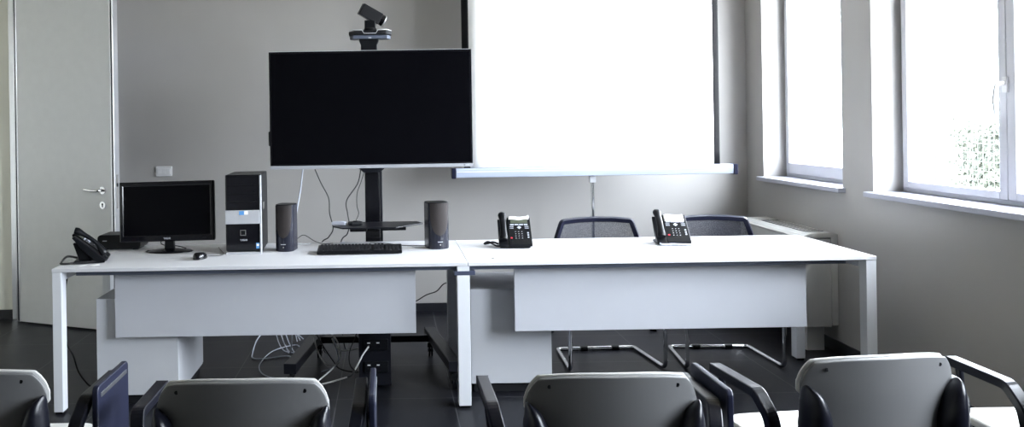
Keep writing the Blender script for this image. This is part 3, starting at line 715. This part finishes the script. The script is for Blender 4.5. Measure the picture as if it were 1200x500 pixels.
# ------------------------------------------------------------------ conference chairs
def conf_chair(loc, rz, label, tablet=True):
    t = thing('conference_chair', loc, rz, label, 'chair', 'grey conference chairs facing the desks')
    zt = .79
    def half(z):
        if z > .725: 
            q = (z-.725)/(zt-.725); return .228-.030*q**1.6-.018*q**5
        if z > .695: return .230
        q = min(1, (.695-z)/.09); return .230-.062*math.sin(q*PI/2)
    zs = [.36, .42, .50, .56, .60, .62, .64, .66, .68, .70, .72, .74, .755, .765, .773]
    def back(u, v):
        k = v*(len(zs)-1); i = min(int(k), len(zs)-2); z = zs[i]+(zs[i+1]-zs[i])*(k-i)
        h = half(z+.008); x = (u*2-1)*h
        crown = 1-(abs(x)/.215)**2.6
        z2 = z+max(0, (z-.70)/.073)*.019*max(crown, -.9)
        y = .035-.10*(z-.55)*.55+.055*(x/.23)**2
        return (x, y, z2-.022*min(1, max(0, (z-.60)/.08)))
    sh = MB().grid(back, 28, 40).build('back_shell', 'shell', t, solid=.020, bevel=.006, bseg=3)
    def pad(u, v):
        x, y, z = back(u, v); k = 1.012
        return (x*k, y+.0165, z+.004*v)
    MB().grid(pad, 28, 40).build('front_shell', 'rim', t, solid=.012, bevel=.004, bseg=3, label='front shell showing as a rim, window light put into its paler colour')
    for s in (-1, 1):
        x = s*.172; z = .738; y = .035-.10*(z-.55)*.55+.055*(x/.23)**2
        MB().cyl((x, y-.0125, z), .0055, .003, 'y', 12).build('screw', 'black', sh)
    seat = MB().prism(rrect(-.235, .235, .06, .53, .07, 6), .42, .452, 'z').build('seat', 'seat', t, bevel=.012, bseg=3)
    for s in (-1, 1):
        # moulded side bracket that clasps the shell
        mb = MB(); mb.tube([(s*.231, .060, .692), (s*.227, .054, .679), (s*.218, .048, .657), (s*.211, .045, .622), (s*.208, .046, .58), (s*.212, .06, .52), (s*.22, .11, .44), (s*.225, .2, .40)],
                           [(.003, .010), (.011, .030), (.024, .044), (.034, .050), (.042, .050), (.040, .042), (.036, .03), (.02, .02)], 16, sub=4)
        mb.build('side_bracket', 'chair_black', t)
        # flat bent-strip arm
        path = fillet([(s*.312, .415, .645), (s*.312, .16, .645), (s*.300, .115, .590), (s*.275, .12, .48), (s*.24, .16, .41)], .018, 4)
        ar = MB(); ar.tube(path, .02, rect=(.019, .0145)); a = ar.build('armrest', 'chair_black', t, bevel=.004)
        MB().tube([(s*.225, .38, .415), (s*.262, .37, .41), (s*.285, .385, .45), (s*.305, .39, .635)], .011, 10, sub=5).build('arm_support', 'chair_black', t)
    if tablet:
        pts = rrect(-.145, .145, .42, .692, .02)
        tp = MB().prism(pts, .340, .358, 'x').build('writing_tablet', 'tablet', t, bevel=.004, loc=(0, .275, 0), label='blue-black writing tablet folded down beside the arm')
        MB().box(.3585, .3605, -.12, .12, .655, .668).build('tablet_rail', 'alu', tp, bevel=.0005)
        MB().box(.332, .3395, -.10, .10, .58, .63).build('hinge', 'chair_black', tp)
    # four tube legs
    for sx in (-1, 1):
        lg = MB().tube(fillet([(sx*.20, .10, .415), (sx*.235, .07, .30), (sx*.255, .00, .012)], .06), .0125, 10).build('leg', 'black_metal', t)
        MB().cyl((sx*.255, .0, 0), .016, .014, 'z', 12).build('foot', 'black', lg)
        lg = MB().tube(fillet([(sx*.20, .46, .415), (sx*.24, .49, .30), (sx*.255, .53, .012)], .06), .0125, 10).build('leg', 'black_metal', t)
        MB().cyl((sx*.255, .53, 0), .016, .014, 'z', 12).build('foot', 'black', lg)
    MB().tube([(-.20, .12, .405), (.20, .12, .405)], .011, 8).build('cross_tube', 'black_metal', t)
    MB().tube([(-.20, .45, .405), (.20, .45, .405)], .011, 8).build('cross_tube', 'black_metal', t)
    return t
c0 = conf_chair((-.408, 2.20, 0), 0, 'grey shell conference chair in front of the left desk panel, second from the left')
CH_ = [((-1.222, 2.32, 0), 0, 'grey shell conference chair cut off by the left edge of the photo'),
       ((.593, 2.20, 0), 0, 'grey shell conference chair in front of the right desk, beside the middle desk leg'),
       ((1.400, 2.33, 0), math.radians(6), 'grey shell conference chair nearest the window wall whose whole back shows'),
       ((2.148, 2.33, 0), 0, 'conference chair at the right edge, showing only its left arm and pale seat')]
for i, (loc, rz, lab) in enumerate(CH_):
    c = copy_tree(c0, None, ('writing_tablet',) if i > 1 else ()); c.location = loc; c.rotation_euler = (0, 0, rz); c['label'] = lab

# ------------------------------------------------------------------ cables
def cable(pts, r, m, label, group=None, sub=8):
    o = MB().tube(pts, r, 7, sub=sub).build('cable', m); return tag(o, label, 'cable', group)
G1 = 'cables hanging behind the desk'
cable([(-.53, 5.145, 1.178), (-.546, 5.14, 1.055), (-.572, 5.13, .911), (-.592, 5.12, .779), (-.60, 5.13, .5), (-.62, 5.2, .12), (-.65, 5.3, .008), (-.70, 5.5, .007)], .0042, 'cable_grey', 'pale grey cable hanging from the television beside the left loudspeaker')
cable([(-.456, 5.15, 1.178), (-.421, 5.15, 1.094), (-.374, 5.14, 1.0), (-.369, 5.14, .907), (-.35, 5.15, .813), (-.377, 5.13, .761), (-.43, 5.13, .70), (-.47, 5.17, .4), (-.43, 5.25, .05), (-.40, 5.35, .008)], .0034, 'cable_black', 'black cable hanging in a loose bend from the television, left of its shelf')
cable([(-.173, 5.15, 1.178), (-.195, 5.15, 1.085), (-.263, 5.14, .984), (-.259, 5.14, .905), (-.250, 5.135, .84), (-.262, 5.13, .78), (-.303, 5.12, .726), (-.33, 5.15, .5), (-.30, 5.3, .05), (-.27, 5.45, .008)], .0036, 'cable_black', 'thick black cable bending left of the stand column and passing the shelf')
cable([(-.152, 5.125, 1.16), (-.175, 5.12, 1.09), (-.197, 5.12, 1.03), (-.200, 5.12, .954), (-.190, 5.12, .905), (-.205, 5.05, .868)], .0024, 'cable_black', 'thin black cable closest to the stand column')
cable([(.235, 4.82, .745), (.15, 4.84, .744), (.08, 4.86, .743), (.0, 4.93, .7435), (-.06, 4.97, .7435), (-.12, 5.0, .7435)], .002, 'cable_black', 'thin cable running left across the desk from the right loudspeaker')
cable([(-.68, 5.0, .77), (-.655, 4.985, .83), (-.64, 4.97, .86), (-.625, 4.90, .85)], .003, 'cable_black', 'short black lead between the tower and its loudspeaker')
cable([(-.60, 4.90, .746), (-.555, 4.95, .775), (-.51, 4.95, .80), (-.45, 4.95, .765), (-.40, 4.97, .7445), (-.34, 4.98, .744)], .0022, 'cable_black', 'thin black wire arching over the desk right of the left loudspeaker')
cable([(-.68, 5.02, .79), (-.66, 5.02, .80), (-.665, 5.01, .765), (-.63, 5.0, .748), (-.655, 4.99, .80), (-.645, 4.98, .755), (-.56, 4.97, .744), (-.47, 4.99, .743)], .002, 'cable_grey', 'tangled thin leads behind the tower and loudspeaker')
# floor cables
cable([(-.905, 5.80, .006), (-.910, 5.62, .006), (-.888, 5.33, .006), (-.861, 5.20, .006), (-.781, 5.19, .006), (-.654, 5.24, .006), (-.60, 5.14, .006)], .0045, 'cable_grey', 'blue-grey cable lying in a hook on the floor left of the stand foot')
cable([(-.594, 5.437, .006), (-.641, 5.502, .006), (-.762, 5.365, .006), (-.801, 5.118, .006), (-.79, 4.975, .006), (-.754, 4.872, .006), (-.70, 4.80, .006), (-.66, 4.78, .006)], .0035, 'cable_grey', 'grey cable in a wide open loop on the floor by the stand foot')
for k in range(3):
    cable([(-.63+.02*k, 5.58, .008+k*.008), (-.68-.01*k, 5.64, .15-.02*k), (-.74+.02*k, 5.60, .19), (-.76+.03*k, 5.50, .10), (-.70+.04*k, 5.38-.05*k, .008+k*.008), (-.60+.02*k, 5.30-.03*k, .008+k*.008)], .0035, 'cable_grey',
          ['left strand of the grey cable bundle rising behind the stand foot', 'middle strand of the grey cable bundle rising behind the stand foot', 'right strand of the grey cable bundle rising behind the stand foot'][k], 'grey cable bundle behind the stand foot')
cable([(-.44, 4.98, .38), (-.452, 4.97, .27), (-.457, 4.95, .18), (-.426, 4.9, .106), (-.374, 4.85, .055), (-.324, 4.85, .054), (-.300, 4.85, .103), (-.308, 4.88, .16), (-.345, 4.93, .21), (-.402, 4.96, .24), (-.44, 4.97, .30)], .0045, 'cable_white', 'pale cable hanging in a big loop between the stand foot and equipment box')
cable([(-.36, 4.93, .40), (-.345, 4.93, .22), (-.318, 4.88, .12), (-.31, 4.86, .09), (-.33, 4.82, .055), (-.40, 4.75, .05)], .004, 'cable_grey', 'grey cable crossing the big pale loop under the desk')
cable([(-.50, 4.98, .38), (-.47, 4.95, .27), (-.41, 4.9, .17), (-.35, 4.86, .09), (-.30, 4.83, .04), (-.2, 4.82, .02)], .004, 'cable_black', 'black cable slanting down across the pale loop under the desk')
cable([(-.125, 4.515, .250), (-.155, 4.49, .215), (-.178, 4.48, .175), (-.200, 4.49, .135)], .0045, 'cable_white', 'white plug lead reaching the upper socket strip')
cable([(-.200, 4.49, .135), (-.215, 4.49, .105), (-.240, 4.50, .092)], .0055, 'cable_black', 'black coupling between the white leads under the desk')
cable([(-.240, 4.50, .092), (-.33, 4.56, .05), (-.40, 4.58, .028), (-.425, 4.59, .024), (-.40, 4.62, .045), (-.34, 4.68, .08), (-.31, 4.74, .10)], .0045, 'cable_white', 'white lead bent in a hairpin just behind the second chair back')
cable([(-.19, 4.80, .38), (-.20, 4.78, .26), (-.24, 4.76, .16), (-.235, 4.74, .08), (-.17, 4.70, .05), (-.14, 4.68, .06)], .003, 'cable_black', 'thin black lead dropping beside the equipment box')
for k in range(2):
    cable([(-.20-.015*k, 5.08, .36), (-.235-.02*k, 5.06, .27-.01*k), (-.215-.02*k, 5.03, .21), (-.18, 4.98, .18-.012*k), (-.17, 4.9, .18)], .004, ['cable_white', 'cable_grey'][k],
          ['white cable curving in behind the equipment box', 'grey cable curving in behind the equipment box'][k])
cable([(-.36, 5.05, .16), (-.33, 5.05, .10), (-.28, 5.0, .10), (-.2, 4.98, .115), (-.17, 4.97, .12)], .005, 'cable_white', 'white cable running level from the loop to the equipment box')
cable([(.11, 5.05, .33), (.13, 5.05, .25), (.12, 5.03, .215), (.05, 5.12, .21)], .004, 'cable_white', 'short white cable showing right of the equipment box')
cable([(-1.700, 4.42, .700), (-1.722, 4.42, .58), (-1.732, 4.45, .333), (-1.714, 4.50, .228), (-1.707, 4.55, .13), (-1.692, 4.62, .05), (-1.687, 4.68, .012), (-1.68, 4.78, .007), (-1.66, 4.86, .006)], .0045, 'cable_black', 'black cable dropping to the floor beside the left desk leg')
cable([(.10, 6.38, .105), (.173, 6.05, .165), (.247, 5.85, .25), (.308, 5.65, .315), (.348, 5.55, .38), (.39, 5.35, .445), (.46, 5.12, .56)], .004, 'cable_black', 'black cable rising diagonally between the desk panels')

# ------------------------------------------------------------------ outside
struct(MB().box(WX+.345, 40, -25, 60, -.4, -.25).build('ground', 'ground'), 'pale paving outside the windows')
t = thing('garden_post', (6.05, 12.1, -.25), 0, 'pale cream post outside, seen through the window nearest the corner', 'post')
MB().box(-.13, .13, -.13, .13, .12, 4.2).build('shaft', 'render', t, bevel=.01); MB().box(-.17, .17, -.17, .17, 0, .12).build('base', 'render', t, bevel=.01)
t = thing('hedge', (8.4, 9.3, -.25), 0, 'pale green clipped hedge outside behind a wire fence', 'hedge')
lf = MB()
for k in range(9000):
    x = random.uniform(-.45, .45); y = random.uniform(-3.2, 2.6); z = random.uniform(.1, 1.66)
    if random.random() < .65: x = -.45+random.random()*.10
    n = Vector((random.gauss(-.6, .6), random.gauss(0, .7), random.gauss(.4, .6))).normalized()
    u = n.orthogonal().normalized()*.045; v = n.cross(u).normalized()*.026; c = Vector((x, y, z+.04*math.sin(y*5)))
    lf.add([c-u, c-v, c+u, c+v], [(0, 1, 2, 3)])
lo = lf.build('foliage', 'leaf', t); lo['kind'] = 'stuff'
MB().box(-.34, .38, -3.1, 2.5, 0, 1.55).build('inner_growth', 'leaf', t, bevel=.05)
t = thing('wire_fence', (7.75, 9.3, -.25), 0, 'grid wire fence in front of the pale hedge', 'fence')
wf = MB()
for k in range(14): wf.box(-.003, .003, -3.2, 2.6, .12+k*.12, .124+k*.12)
for k in range(60): wf.box(-.003, .003, -3.2+k*.098, -3.196+k*.098, .1, 1.70)
wf.build('wire_panel', 'wire', t)
for y in (-3.2, -.3, 2.6): MB().box(-.03, .03, y-.03, y+.03, 0, 1.78).build('post', 'wire', t, bevel=.003)

# ------------------------------------------------------------------ light
wd = bpy.data.worlds.new('daylight'); SC.world = wd; wd.use_nodes = True
bg = wd.node_tree.nodes['Background']; bg.inputs['Color'].default_value = (0.87, 0.91, 1.0, 1); bg.inputs['Strength'].default_value = 9.0
for i, (y0, y1) in enumerate(WIN):      # portals: guide sampling of the sky through each window opening
    ld = bpy.data.lights.new('window_portal', 'AREA'); ld.shape = 'RECTANGLE'; ld.size = y1-y0; ld.size_y = WZ1-WZ0
    ld.cycles.is_portal = True
    lo = bpy.data.objects.new('window_portal', ld); COL.objects.link(lo); lo.location = (WX+.30, (y0+y1)/2, (WZ0+WZ1)/2)
    lo.rotation_euler = (Matrix(((0, 0, 1), (1, 0, 0), (0, 1, 0)))).to_euler()   # local -Z towards -X

# ------------------------------------------------------------------ camera
cd = bpy.data.cameras.new('camera'); cam = bpy.data.objects.new('camera', cd); COL.objects.link(cam); SC.camera = cam
cd.sensor_width = 36; cd.lens = 980/1200*36
cam.location = (0, 0, 1.45)
cam.rotation_euler = (Matrix.Rotation(PI/2, 4, 'X') @ Matrix.Rotation(-.0158, 4, 'Z')).to_euler()
cd.shift_x = (600-455)/1200; cd.shift_y = -(250-145)/1200
cd.clip_start = .05; cd.clip_end = 200
vs = SC.view_settings
SC.display_settings.display_device = 'sRGB'
vs.view_transform = 'Standard'; vs.look = 'None'; vs.exposure = 2.35; vs.gamma = 1.0; vs.use_curve_mapping = False
SC.cycles.max_bounces = 10; SC.cycles.diffuse_bounces = 6; SC.cycles.transparent_max_bounces = 12
SC.cycles.use_denoising = True
